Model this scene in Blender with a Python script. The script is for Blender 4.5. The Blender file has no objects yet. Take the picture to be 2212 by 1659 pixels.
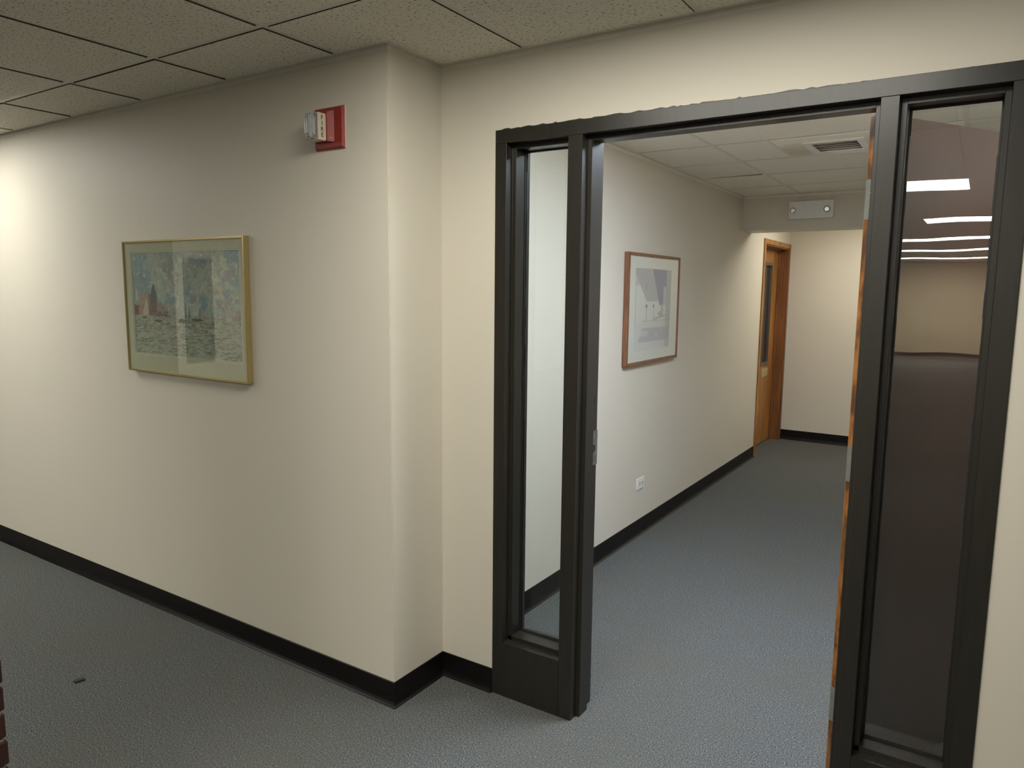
import bpy, bmesh, math, random
import numpy as np
from mathutils import Vector, Matrix
random.seed(4)
S = bpy.context.scene
COL = S.collection

# ------------------------------------------------------------------ camera
cam_d = bpy.data.cameras.new('camera')
cam = bpy.data.objects.new('camera', cam_d); COL.objects.link(cam)
r_ = Vector((0.83746684, 0.54640076, 0.00977243))
u_ = Vector((-0.07784363, 0.10157266, 0.99177788))
f_ = Vector((-0.54091558, 0.83134181, -0.12759756))
M = Matrix((r_, u_, -f_)).transposed().to_4x4()
M.translation = Vector((0, 0, 1.6))
cam.matrix_world = M
cam_d.sensor_width = 36.0
cam_d.lens = 1568.12 / 2212 * 36
cam_d.clip_start = 0.05
S.camera = cam

# ------------------------------------------------------------------ world, exposure
w = bpy.data.worlds.new('world'); S.world = w; w.use_nodes = True
w.node_tree.nodes['Background'].inputs[0].default_value = (0.9, 0.85, 0.75, 1)
w.node_tree.nodes['Background'].inputs[1].default_value = 0.02
S.view_settings.view_transform = 'Standard'
S.view_settings.look = 'None'
S.view_settings.exposure = 1.15
S.view_settings.gamma = 1.0
S.view_settings.use_curve_mapping = False
S.cycles.use_denoising = True
S.cycles.max_bounces = 12
S.cycles.diffuse_bounces = 6
S.cycles.transparent_max_bounces = 12
WARM = (1.0, 0.97, 0.87)
WARM2 = (1.0, 0.94, 0.80)
COOL = (0.88, 1.0, 1.16)
# troffers: x0, x1, y0, y1, ceiling z, strength, colour, part of the room
LIGHTS = [
    (-5.10, -4.51, 0.62, 1.60, 2.44, 9.0, (1.0, 0.99, 0.92), 'over the picture wall at far left'),
    (-1.40, -0.18, 0.92, 1.56, 2.44, 9.3, WARM, 'in front of the glazed screen'),
    (-1.39, -0.17, -2.20, -1.55, 2.44, 11.0, WARM, 'first behind the camera'),
    (-0.70, 0.52, -5.30, -4.65, 2.44, 12.0, WARM, 'second behind the camera'),
    (-1.25, -0.03, -8.55, -7.90, 2.44, 12.0, WARM, 'third behind the camera'),
    (-1.60, 0.20, -11.85, -11.20, 2.44, 12.0, WARM, 'fourth behind the camera'),
    (-2.10, 0.20, -15.3, -14.7, 2.44, 30.0, WARM, 'fifth, beside the end wall'),
    (-6.20, -4.98, -1.60, -0.95, 2.44, 17.0, WARM, 'added as unseen fill at far left beyond the brick pillar'),  # fill with no known source, added to brighten the left wall
    (-0.80, -0.19, 2.46, 3.38, 2.415, 19.0, COOL, 'just inside the corridor'),
    (-1.36, -0.17, 6.95, 7.60, 2.415, 5.7, WARM2, 'beyond the corridor soffit'),
]

# ------------------------------------------------------------------ measured planes
YF, FD = 2.254, 0.165           # screen face, frame depth
YA, YB, X0, ZC = 1.961, 2.259, -1.803, 2.44
WT = YF + 0.155                 # back of the front wall
CX, CR, ZD, YS, ZS, YE = -1.829, 0.35, 2.415, 6.425, 2.131, 8.27
FX = [-1.549, -1.501, -1.2475, -1.192, -0.2860, -0.2397, 0.0102, 0.0623]
FZT, FZO, FZS = 2.176, 2.128, 0.2228
XL, XR, YBK = -7.5, 2.6, -17.0

# ------------------------------------------------------------------ materials
def nt(name):
    m = bpy.data.materials.new(name); m.use_nodes = True
    t = m.node_tree; return m, t, t.nodes['Principled BSDF']
def L(t, a, b): t.links.new(a, b)
def coords(t, scale=(1, 1, 1), rot=(0, 0, 0)):
    c = t.nodes.new('ShaderNodeTexCoord'); mp = t.nodes.new('ShaderNodeMapping')
    mp.inputs['Scale'].default_value = scale; mp.inputs['Rotation'].default_value = rot
    L(t, c.outputs['Object'], mp.inputs[0]); return mp.outputs[0]
def noise(t, vec, scale, detail=2, rough=0.5):
    n = t.nodes.new('ShaderNodeTexNoise'); n.inputs['Scale'].default_value = scale
    n.inputs['Detail'].default_value = detail; n.inputs['Roughness'].default_value = rough
    L(t, vec, n.inputs['Vector']); return n.outputs[0]
def ramp(t, fac, stops):
    r = t.nodes.new('ShaderNodeValToRGB'); e = r.color_ramp.elements
    while len(e) < len(stops): e.new(0.5)
    for el, (p, c) in zip(e, stops):
        el.position = p; el.color = (*c, 1)
    L(t, fac, r.inputs[0]); return r.outputs[0]
def mix(t, fac, a, b, mode='MIX'):
    m = t.nodes.new('ShaderNodeMix'); m.data_type = 'RGBA'; m.blend_type = mode
    for i, v in ((0, fac), (6, a), (7, b)):
        if hasattr(v, 'links'): L(t, v, m.inputs[i])
        elif i == 0: m.inputs[0].default_value = v
        else: m.inputs[i].default_value = (*v, 1)
    return m.outputs[2]
def bump(t, b, h, strength, dist=0.001):
    n = t.nodes.new('ShaderNodeBump'); n.inputs['Strength'].default_value = strength
    n.inputs['Distance'].default_value = dist; L(t, h, n.inputs['Height']); L(t, n.outputs[0], b.inputs['Normal'])
def plain(name, col, rough=0.5, metal=0.0, var=0.08, vs=30, spec=0.5, bmp=0.0):
    m, t, b = nt(name); v = coords(t); n = noise(t, v, vs, 3)
    dk = tuple(c * (1 - var) for c in col); lt = tuple(min(1, c * (1 + var)) for c in col)
    L(t, ramp(t, n, [(0.3, dk), (0.7, lt)]), b.inputs['Base Color'])
    b.inputs['Roughness'].default_value = rough; b.inputs['Metallic'].default_value = metal
    b.inputs['Specular IOR Level'].default_value = spec
    if bmp: bump(t, b, noise(t, v, vs * 6, 2), bmp)
    return m

def wall_paint(name, col):
    m, t, b = nt(name); v = coords(t)
    n = noise(t, v, 0.9, 3); dk = tuple(c * 0.975 for c in col)
    c = ramp(t, n, [(0.35, dk), (0.65, col)])
    sc = noise(t, coords(t, (3, 3, 14)), 2.0, 6, 0.7)       # a few faint scuffs
    f = ramp(t, sc, [(0.70, (0, 0, 0)), (0.78, (0.22, 0.22, 0.22))])
    c = mix(t, f, c, tuple(x * 0.82 for x in col))
    L(t, c, b.inputs['Base Color']); b.inputs['Roughness'].default_value = 0.55
    b.inputs['Specular IOR Level'].default_value = 0.35
    bump(t, b, noise(t, v, 260, 3), 0.12, 0.0006)
    return m
M_wall = wall_paint('wall_paint', (0.60, 0.56, 0.475))
M_soffit = M_wall
M_wall_back = wall_paint('back_wall_paint', (0.60, 0.50, 0.35))

def carpet():
    m, t, b = nt('carpet_loop')
    v = coords(t)
    n1 = noise(t, v, 200, 3, 0.75)
    c = ramp(t, n1, [(0.36, (0.012, 0.013, 0.016)), (0.45, (0.062, 0.066, 0.070)), (0.52, (0.104, 0.107, 0.103)),
                     (0.59, (0.156, 0.152, 0.127)), (0.68, (0.38, 0.36, 0.28))])
    n2 = noise(t, v, 60, 2, 0.6)
    c = mix(t, ramp(t, n2, [(0.47, (0, 0, 0)), (0.60, (0.6, 0.6, 0.6))]), c, (0.080, 0.096, 0.117))
    n3 = noise(t, v, 1.3, 4, 0.6)
    c = mix(t, ramp(t, n3, [(0.42, (0, 0, 0)), (0.62, (0.32, 0.32, 0.32))]), c, (0.095, 0.090, 0.066))
    L(t, c, b.inputs['Base Color']); b.inputs['Roughness'].default_value = 0.95
    b.inputs['Specular IOR Level'].default_value = 0.1
    bump(t, b, n1, 0.45, 0.003)
    return m
M_carpet = carpet()

def tile_mat(name, col, speck):
    m, t, b = nt(name)
    v = coords(t, (1.0, 1.9, 1))
    n = noise(t, v, 78, 3, 0.6)
    lo, hi = speck
    f = ramp(t, n, [(lo, (1, 1, 1)), (hi, (0, 0, 0))])
    fine = noise(t, coords(t), 220, 2)
    base = ramp(t, fine, [(0.3, tuple(c * 0.86 for c in col)), (0.7, col)])
    c = mix(t, f, base, tuple(x * 0.30 for x in col))
    L(t, c, b.inputs['Base Color']); b.inputs['Roughness'].default_value = 0.95
    b.inputs['Specular IOR Level'].default_value = 0.1
    bump(t, b, n, 0.35, 0.002)
    return m
M_tile = tile_mat('fissured_ceiling_tile', (0.86, 0.82, 0.71), (0.365, 0.41))
M_tile2 = tile_mat('corridor_ceiling_tile', (0.86, 0.84, 0.76), (0.24, 0.27))
M_tile_edge = plain('shaded_tile_edge', (0.085, 0.07, 0.055), 0.95)  # dark tile sides, painting in the shadow lines along the grid
M_tee = plain('white_grid_metal', (0.68, 0.65, 0.57), 0.45, var=0.03)
M_plenum = plain('dark_plenum', (0.02, 0.02, 0.018), 0.9)
M_cove = plain('dark_brown_vinyl', (0.0050, 0.0040, 0.0036), 0.38, var=0.15, vs=8, spec=0.25)

def frame_paint():
    m, t, b = nt('dark_bronze_gloss_paint'); v = coords(t)
    n = noise(t, coords(t, (1, 1, 0.12)), 60, 3)
    L(t, ramp(t, n, [(0.3, (0.017, 0.0150, 0.0118)), (0.7, (0.022, 0.0195, 0.0155))]), b.inputs['Base Color'])
    b.inputs['Roughness'].default_value = 0.34
    b.inputs['Specular IOR Level'].default_value = 0.40
    bump(t, b, n, 0.18, 0.0008)
    return m
M_frame = frame_paint()
M_seal = plain('black_sealant', (0.008, 0.008, 0.008), 0.5)

def oak(name, a, b_, c_, rough=0.42, sc=1.0, zs=0.9, lo=0.32, hi=0.68):
    m, t, b = nt(name)
    v = coords(t, (9 * sc, 9 * sc, zs * sc))
    n = noise(t, v, 3.2, 5, 0.6)
    wv = t.nodes.new('ShaderNodeTexWave'); wv.inputs['Scale'].default_value = 1.4
    wv.inputs['Distortion'].default_value = 9; wv.inputs['Detail'].default_value = 3
    L(t, v, wv.inputs['Vector'])
    c = ramp(t, n, [(lo, a), (0.5, b_), (hi, c_)])
    c = mix(t, ramp(t, wv.outputs[0], [(0.05, (0.45, 0.45, 0.45)), (0.35, (0, 0, 0))]), c, tuple(x * 0.35 for x in b_))
    fine = noise(t, coords(t, (220, 220, 7)), 1.0, 2)
    c = mix(t, ramp(t, fine, [(0.6, (0, 0, 0)), (0.75, (0.35, 0.35, 0.35))]), c, tuple(x * 0.5 for x in b_))
    L(t, c, b.inputs['Base Color']); b.inputs['Roughness'].default_value = rough
    bump(t, b, fine, 0.1, 0.0005)
    return m
M_oak = oak('golden_oak', (0.20, 0.085, 0.018), (0.36, 0.155, 0.032), (0.45, 0.21, 0.05))
M_oak_edge = oak('oak_door_edge', (0.085, 0.030, 0.010), (0.23, 0.090, 0.021), (0.31, 0.130, 0.033), sc=1.0, zs=2.6, lo=0.42, hi=0.60)
def dark_top():
    # the stain has run dark over the top of the door's edge
    t = M_oak_edge.node_tree; b = t.nodes['Principled BSDF']; src = b.inputs['Base Color'].links[0].from_socket
    v = coords(t); sp_ = t.nodes.new('ShaderNodeSeparateXYZ'); L(t, v, sp_.inputs[0])
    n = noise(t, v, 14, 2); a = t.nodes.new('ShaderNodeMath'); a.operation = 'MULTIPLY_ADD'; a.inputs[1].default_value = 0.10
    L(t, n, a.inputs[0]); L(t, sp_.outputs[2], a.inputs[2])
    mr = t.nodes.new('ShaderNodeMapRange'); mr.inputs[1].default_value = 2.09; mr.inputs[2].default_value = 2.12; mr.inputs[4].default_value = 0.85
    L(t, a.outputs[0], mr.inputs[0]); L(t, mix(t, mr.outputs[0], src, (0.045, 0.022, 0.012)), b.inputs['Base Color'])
dark_top()
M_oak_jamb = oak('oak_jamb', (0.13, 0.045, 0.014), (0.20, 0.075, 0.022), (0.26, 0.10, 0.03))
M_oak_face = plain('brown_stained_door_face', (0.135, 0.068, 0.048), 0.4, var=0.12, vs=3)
M_gold = plain('gold_metal', (0.50, 0.41, 0.20), 0.30, 0.8, var=0.05)
M_brown_frame = oak('walnut_frame', (0.15, 0.06, 0.028), (0.22, 0.10, 0.05), (0.27, 0.12, 0.06), 0.4, 2)
M_red = plain('red_plastic', (0.23, 0.012, 0.007), 0.4, var=0.05)
M_cream = plain('cream_plastic', (0.58, 0.53, 0.40), 0.45, var=0.03)
M_black = plain('black_ink', (0.02, 0.018, 0.015), 0.6)
M_white = plain('white_enamel', (0.72, 0.71, 0.68), 0.4, var=0.03)
M_steel = plain('dull_steel', (0.19, 0.188, 0.165), 0.5, 0.3, var=0.08)
M_dark = plain('dark_void', (0.012, 0.012, 0.013), 0.3)
M_brass = plain('satin_brass', (0.62, 0.52, 0.30), 0.4, 0.6)
M_chrome = plain('chrome_reflector', (0.82, 0.82, 0.82), 0.12, 1.0, var=0.02)
M_mortar = plain('mortar', (0.24, 0.20, 0.16), 0.95, var=0.2, vs=60, bmp=0.4)
M_backing = plain('pale_pink_edge', (0.62, 0.42, 0.36), 0.6)
def brick_mat():
    m, t, b = nt('red_brick')
    oi = t.nodes.new('ShaderNodeObjectInfo')
    c0 = ramp(t, oi.outputs['Random'], [(0.0, (0.022, 0.011, 0.009)), (0.5, (0.030, 0.013, 0.010)), (1.0, (0.040, 0.017, 0.013))])
    n = noise(t, coords(t), 70, 4)
    c = mix(t, ramp(t, n, [(0.4, (0, 0, 0)), (0.7, (0.5, 0.5, 0.5))]), c0, (0.022, 0.010, 0.009)); b.inputs['Specular IOR Level'].default_value = 0.12
    L(t, c, b.inputs['Base Color']); b.inputs['Roughness'].default_value = 0.9
    bump(t, b, n, 0.6, 0.003); return m
M_brick = brick_mat()

def glass(name, ior=1.5, tint=(0.93, 0.95, 0.93), wav=0.0, boost=1.0):
    m = bpy.data.materials.new(name); m.use_nodes = True; t = m.node_tree; t.nodes.clear()
    o = t.nodes.new('ShaderNodeOutputMaterial'); mx = t.nodes.new('ShaderNodeMixShader')
    tr = t.nodes.new('ShaderNodeBsdfTransparent'); tr.inputs[0].default_value = (*tint, 1)
    gl = t.nodes.new('ShaderNodeBsdfGlossy'); gl.inputs['Roughness'].default_value = 0.0
    # Schlick reflectance, the same from either side of the thin pane
    ge = t.nodes.new('ShaderNodeNewGeometry'); dt = t.nodes.new('ShaderNodeVectorMath'); dt.operation = 'DOT_PRODUCT'
    L(t, ge.outputs['Normal'], dt.inputs[0]); L(t, ge.outputs['Incoming'], dt.inputs[1])
    def mth(op, a, b=None):
        n_ = t.nodes.new('ShaderNodeMath'); n_.operation = op
        for i_, v_ in enumerate((a, b)):
            if v_ is None: continue
            if hasattr(v_, 'links'): L(t, v_, n_.inputs[i_])
            else: n_.inputs[i_].default_value = v_
        return n_.outputs[0]
    r0 = ((ior - 1) / (ior + 1)) ** 2 * boost
    k5 = mth('POWER', mth('SUBTRACT', 1.0, mth('ABSOLUTE', dt.outputs['Value'])), 5.0)
    L(t, mth('ADD', mth('MULTIPLY', k5, 1 - r0), r0), mx.inputs[0])

    L(t, tr.outputs[0], mx.inputs[1]); L(t, gl.outputs[0], mx.inputs[2]); L(t, mx.outputs[0], o.inputs[0])
    if wav:
        n = noise(t, coords(t, (1, 1, 1)), 5.0, 1)
        bn = t.nodes.new('ShaderNodeBump'); bn.inputs['Strength'].default_value = wav
        bn.inputs['Distance'].default_value = 0.01; L(t, n, bn.inputs['Height'])
        L(t, bn.outputs[0], gl.inputs['Normal'])
    return m
M_glass = glass('window_glass', 1.5, wav=0.02)
M_glass_dark = glass('sidelight_glass', 1.75, (0.90, 0.90, 0.88), wav=0.02, boost=1.35)
M_pic_glass = glass('picture_glass', 1.55, (0.96, 0.97, 0.96), boost=1.6)

def emis(name, col, s):
    m = bpy.data.materials.new(name); m.use_nodes = True; t = m.node_tree; t.nodes.clear()
    o = t.nodes.new('ShaderNodeOutputMaterial'); e = t.nodes.new('ShaderNodeEmission')
    e.inputs[0].default_value = (*col, 1); e.inputs[1].default_value = s
    L(t, e.outputs[0], o.inputs[0]); return m
def attr_mat(name, rough=0.7):
    m, t, b = nt(name)
    a = t.nodes.new('ShaderNodeVertexColor'); a.layer_name = 'print'
    L(t, a.outputs[0], b.inputs['Base Color']); b.inputs['Roughness'].default_value = rough
    return m
M_print = attr_mat('printed_paper')

# ------------------------------------------------------------------ mesh helpers
def bx(bm, x0, x1, y0, y1, z0, z1):
    vs = [bm.verts.new((x, y, z)) for x in (x0, x1) for y in (y0, y1) for z in (z0, z1)]
    for f in ((0, 1, 3, 2), (4, 6, 7, 5), (0, 4, 5, 1), (2, 3, 7, 6), (0, 2, 6, 4), (1, 5, 7, 3)):
        bm.faces.new([vs[i] for i in f])
    return vs
def prism(bm, pts, axis, a, b):
    """closed 2-D outline extruded along an axis"""
    def P(p, h):
        return {'z': (p[0], p[1], h), 'x': (h, p[0], p[1]), 'y': (p[0], h, p[1])}[axis]
    A = [bm.verts.new(P(p, a)) for p in pts]; B = [bm.verts.new(P(p, b)) for p in pts]
    n = len(pts)
    bm.faces.new(A); bm.faces.new(B[::-1])
    for i in range(n): bm.faces.new((A[i], B[i], B[(i + 1) % n], A[(i + 1) % n]))
def cyl(bm, c, axis, r0, r1, h, seg=20):
    """frustum from centre c along the unit axis"""
    ax = Vector(axis).normalized(); t = ax.orthogonal().normalized(); s = ax.cross(t)
    A = []; B = []
    for i in range(seg):
        a = 2 * math.pi * i / seg; d = t * math.cos(a) + s * math.sin(a)
        A.append(bm.verts.new(Vector(c) + d * r0)); B.append(bm.verts.new(Vector(c) + ax * h + d * r1))
    bm.faces.new(A[::-1]); bm.faces.new(B)
    for i in range(seg): bm.faces.new((A[i], A[(i + 1) % seg], B[(i + 1) % seg], B[i]))
def obj(name, bm, mat, parent=None, bevel=0.0, seg=2, smooth=False):
    bmesh.ops.recalc_face_normals(bm, faces=bm.faces[:])
    if bevel:
        bmesh.ops.bevel(bm, geom=bm.edges[:], offset=bevel, segments=seg, affect='EDGES', clamp_overlap=True)
    me = bpy.data.meshes.new(name); bm.to_mesh(me); bm.free()
    if smooth:
        for p in me.polygons: p.use_smooth = True
    me.materials.append(mat)
    o = bpy.data.objects.new(name, me); COL.objects.link(o)
    if parent: o.parent = parent
    return o
def NB(): return bmesh.new()
def box(name, x0, x1, y0, y1, z0, z1, mat, parent=None, bevel=0.0, seg=2):
    bm = NB(); bx(bm, x0, x1, y0, y1, z0, z1); return obj(name, bm, mat, parent, bevel, seg)
def tag(o, label=None, cat=None, group=None, kind=None):
    if label: o['label'] = label
    if cat: o['category'] = cat
    if group: o['group'] = group
    if kind: o['kind'] = kind
    return o
def thing(name, label, cat, loc=(0, 0, 0), group=None, kind=None):
    o = bpy.data.objects.new(name, None); COL.objects.link(o); o.location = loc
    o.empty_display_size = 0.1
    return tag(o, label, cat, group, kind)
def place(parent):
    """children are built in world coordinates: take the parent's offset out"""
    bpy.context.view_layer.update()
    inv = parent.matrix_world.inverted()
    for c in parent.children:
        c.matrix_parent_inverse = inv

# ------------------------------------------------------------------ structure
box('floor', -12.5, XR + 0.15, YBK - 0.15, YE + 0.15, -0.1, 0, M_carpet)
tag(bpy.data.objects['floor'], 'blue grey speckled loop carpet', kind='structure')

wl = box('wall_left', -12, X0, YA, WT, 0, ZC + 0.2, M_wall, bevel=0.003)
tag(wl, 'beige painted wall that carries the gold framed picture', kind='structure')
bm = NB()
bx(bm, X0, FX[0], YB, WT, 0, ZC + 0.2)
bx(bm, FX[0], FX[7], YB, WT, FZT, ZC + 0.2)
bx(bm, FX[7], XR, YB, WT, 0, ZC + 0.2)
bmesh.ops.remove_doubles(bm, verts=bm.verts[:], dist=1e-5)
wf = obj('wall_front', bm, M_wall); tag(wf, 'beige painted wall around the dark glazed screen', kind='structure')
bm = NB()
d0, d1, dz = 7.215, 8.205, 2.075         # far door rough opening in the corridor's left wall
bx(bm, CX - 0.14, CX, WT, d0, 0, ZC + 0.2)
bx(bm, CX - 0.14, CX, d0, d1, dz, ZC + 0.2)
bx(bm, CX - 0.14, CX, d1, YE, 0, ZC + 0.2)
wc = obj('wall_corridor_left', bm, M_wall); tag(wc, 'beige corridor wall with the framed print', kind='structure')
we = box('wall_corridor_end', CX - 0.14, CR + 0.15, YE, YE + 0.12, 0, ZC + 0.2, M_wall)
tag(we, 'beige end wall of the corridor', kind='structure')
wr = box('wall_corridor_right', CR, CR + 0.12, WT, YE, 0, ZC + 0.2, M_wall)
tag(wr, 'right wall of the corridor hidden behind the open door', kind='structure')
ws = box('wall_soffit', CX, CR, YS, YS + 0.3, ZS, ZC + 0.2, M_soffit, bevel=0.0)
tag(ws, 'beige soffit crossing the corridor under the ceiling', kind='structure')
wrr = box('wall_right', XR, XR + 0.12, YBK, YB, 0, ZC + 0.2, M_wall); tag(wrr, kind='structure')
wb = box('wall_back', XL - 0.12, XR + 0.12, YBK - 0.12, YBK, 0, ZC + 0.2, M_wall_back); tag(wb, kind='structure')
bm = NB(); bx(bm, XL - 0.12, XL, YBK, -0.84, 0, ZC + 0.2); bx(bm, -12, XL - 0.12, -0.96, -0.84, 0, ZC + 0.2)
bx(bm, -12.12, -12, -0.96, YA + 0.1, 0, ZC + 0.2)
wfl = obj('wall_far_left', bm, M_wall); tag(wfl, kind='structure')

# cove base swept along the foot of the walls (room on the right-hand side of the path)
def cove(name, path, label=None, h=0.0985):
    prof = [(0.0, 0.0), (0.017, 0.0), (0.0175, 0.002), (0.010, 0.0085), (0.0055, 0.017), (0.0035, 0.030), (0.003, h - 0.003), (0.001, h), (0.0, h)]
    bm = NB(); rings = []
    pts = [Vector(p) for p in path]
    for i, p in enumerate(pts):
        ds = []
        if i > 0: ds.append((p - pts[i - 1]).normalized())
        if i < len(pts) - 1: ds.append((pts[i + 1] - p).normalized())
        ns = [Vector((d.y, -d.x)) for d in ds]
        n = ns[0] if len(ns) == 1 else (ns[0] + ns[1]) / (1 + ns[0].dot(ns[1]))
        rings.append([bm.verts.new((p.x + n.x * a, p.y + n.y * a, z)) for a, z in prof])
    k = len(prof)
    for a, b in zip(rings, rings[1:]):
        for j in range(k): bm.faces.new((a[j], a[(j + 1) % k], b[(j + 1) % k], b[j]))
    bm.faces.new(rings[0]); bm.faces.new(rings[-1][::-1])
    o = obj(name, bm, M_cove); tag(o, label, kind='structure'); return o
cove('baseboard_left', [(-12, YA), (X0, YA), (X0, YB), (FX[0], YB)], 'dark brown vinyl cove base wrapping the wall corner')
cove('baseboard_right', [(FX[7], YB), (XR, YB)])
cove('baseboard_corridor_left', [(CX, WT), (CX, d0 - 0.035)], 'dark vinyl cove base along the corridor wall', 0.108)
cove('baseboard_corridor_end', [(CX, YE), (CR, YE)], 'dark vinyl cove base on the corridor end wall', 0.108)
cove('baseboard_back', [(XR, YBK), (XL, YBK)])

# ------------------------------------------------------------------ room ceiling: grid, tiles
ce = thing('ceiling', 'suspended ceiling of grey fissured tiles over the room', None, (-2, 1, ZC), kind='structure')
GX = [-1.4146 + 0.6165 * i for i in range(-7, 4)]
GY = [0.389, 1.6216]
box('plenum_panel', -12, XR, YBK, YB, ZC + 0.10, ZC + 0.12, M_plenum, ce)
box('ceiling_field', -12, XR, YBK, -0.844, ZC, ZC + 0.02, M_tile, ce)
box('ceiling_field', -12, GX[0], -0.844, YA, ZC, ZC + 0.02, M_tile, ce)
box('ceiling_field', GX[-1], XR, -0.844, YB, ZC, ZC + 0.02, M_tile, ce)
bm = NB()
for y in GY: bx(bm, GX[0], GX[-1], y - 0.012, y + 0.012, ZC - 0.0012, ZC + 0.0008)
bx(bm, GX[0], GX[-1], GY[0] - 0.002, GY[0] + 0.002, ZC, ZC + 0.03)
tee = obj('main_tee', bm, M_tee, ce)
for gx in GX:
    y1 = YA if gx < X0 else YB
    for a, b in ((-0.844, GY[0] - 0.012), (GY[0] + 0.012, GY[1] - 0.012), (GY[1] + 0.012, y1 - 0.02)):
        box('cross_tee', gx - 0.0115, gx + 0.0115, a, b, ZC - 0.0004, ZC + 0.0012, M_tee, ce)
rows = [(-0.844, GY[0]), (GY[0], GY[1]), (GY[1], None)]
lamp_cols = [(l[0], l[1], l[2], l[3]) for l in LIGHTS[:1]]
for i in range(len(GX) - 1):
    xa, xb = GX[i] + 0.0115, GX[i + 1] - 0.0115
    for j, (ya, yb) in enumerate(rows):
        last = yb is None
        if last: yb = YA if xb < X0 else YB
        x_0, x_1 = xa + 0.0008, xb - random.choice((0.0008, 0.0015, 0.0025))
        y_0, y_1 = ya + 0.0135 + random.choice((0, 0.001, 0.002)), yb - 0.013
        if last: y_1 = yb - (0.0245 if xb < X0 else 0.0295)
        if j == 1 and any(l[0] < (x_0 + x_1) / 2 < l[1] for l in LIGHTS[:2]):
            y_1 = [l[2] for l in LIGHTS[:2] if l[0] < (x_0 + x_1) / 2 < l[1]][0] - 0.002   # cut short beside a troffer
        zz = ZC - (0.0046 if xb < X0 or j < 2 else 0.0028) - random.random() * 0.0008        # tegular tile: its face hangs below the grid
        bm = NB()
        if last and xa < X0 < xb:                         # tile notched round the wall corner
            e = 0.0245
            prism(bm, [(x_0, y_0), (x_1, y_0), (x_1, YB - e - 0.004), (X0 + e, YB - e - 0.004), (X0 + e, YA - e), (x_0, YA - e)], 'z', zz, zz + 0.015)
        else:
            bx(bm, x_0, x_1, y_0, y_1, zz, zz + 0.015)
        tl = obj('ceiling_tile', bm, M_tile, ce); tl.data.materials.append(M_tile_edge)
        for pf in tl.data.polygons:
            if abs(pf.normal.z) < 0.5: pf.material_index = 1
place(ce)
# wall angle
def angle_trim(name, path, z, label=None):
    prof = [(0, 0.0015), (0.022, 0.0015), (0.022, 0.0), (0.0012, 0.0), (0.0012, -0.022), (0, -0.022)]
    prof = [(0, 0.0), (0.022, 0.0), (0.022, -0.0012), (0.0015, -0.0012), (0.0015, -0.020), (0, -0.020)]
    bm = NB(); rings = []; pts = [Vector(p) for p in path]
    for i, p in enumerate(pts):
        ds = []
        if i > 0: ds.append((p - pts[i - 1]).normalized())
        if i < len(pts) - 1: ds.append((pts[i + 1] - p).normalized())
        ns = [Vector((d.y, -d.x)) for d in ds]
        n = ns[0] if len(ns) == 1 else (ns[0] + ns[1]) / (1 + ns[0].dot(ns[1]))
        rings.append([bm.verts.new((p.x + n.x * a, p.y + n.y * a, z + h)) for a, h in prof])
    k = len(prof)
    for a, b in zip(rings, rings[1:]):
        for j in range(k): bm.faces.new((a[j], a[(j + 1) % k], b[(j + 1) % k], b[j]))
    bm.faces.new(rings[0]); bm.faces.new(rings[-1][::-1])
    tag(obj(name, bm, M_tee), label, kind='structure')
angle_trim('trim_1', [(-12, YA), (X0, YA), (X0, YB), (XR, YB)], ZC + 0.0008, 'metal wall angle edging the room ceiling')

# ------------------------------------------------------------------ corridor ceiling
cc = thing('ceiling', 'suspended ceiling of pale tiles in the corridor', None, (-0.7, 4.5, ZD), kind='structure')
box('plenum_panel', CX, CR, WT, YE, ZD + 0.08, ZD + 0.1, M_plenum, cc)
RY = [WT, 2.45, 3.39, 3.54, 4.135, 4.715, 5.305, 5.90, YS]
RX = [CX, -1.365, -0.15, CR]
box('main_tee', RX[1] - 0.012, RX[1] + 0.012, WT, YS, ZD - 0.0012, ZD + 0.0005, M_tee, cc)
box('main_tee', RX[2] - 0.012, RX[2] + 0.012, WT, YS, ZD - 0.0012, ZD + 0.0005, M_tee, cc)
for j in range(len(RY) - 1):
    if j:
        for i in range(3):
            box('cross_tee', RX[i] + 0.012, RX[i + 1] - 0.012, RY[j] - 0.011, RY[j] + 0.011, ZD - 0.0002, ZD + 0.0012, M_tee, cc)
    for i in range(3):
        xa, xb, ya, yb = RX[i] + 0.010, RX[i + 1] - 0.010, RY[j] + 0.009, RY[j + 1] - 0.013
        if i == 1 and j == 1: xb = -0.80                  # beside the troffer
        if i == 1 and j == 4: xb = -1.072                 # narrow filler beside the register panel
        bm = NB(); vs = bx(bm, xa, xb, ya, yb, ZD + 0.0014, ZD + 0.015)
        if i == 0 and j == 5:
            for v in vs:
                if v.co.x > xa + 0.1: v.co.z += 0.006     # one tile not quite seated
        obj('ceiling_tile', bm, M_tile2, cc)
box('cross_tee', -1.071, -1.050, RY[4] + 0.011, RY[5] - 0.011, ZD - 0.0004, ZD + 0.0012, M_tee, cc)
place(cc)
box_c2 = box('ceiling', CX, CR, YS + 0.3, YE, ZD, ZD + 0.02, M_tile2); tag(box_c2, 'pale ceiling beyond the soffit', kind='structure')
angle_trim('trim_2', [(CX, WT), (CX, YS)], ZD + 0.0008, 'metal wall angle edging the corridor ceiling')
angle_trim('trim_3', [(CX, YS), (CR, YS)], ZD + 0.0008)

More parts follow.
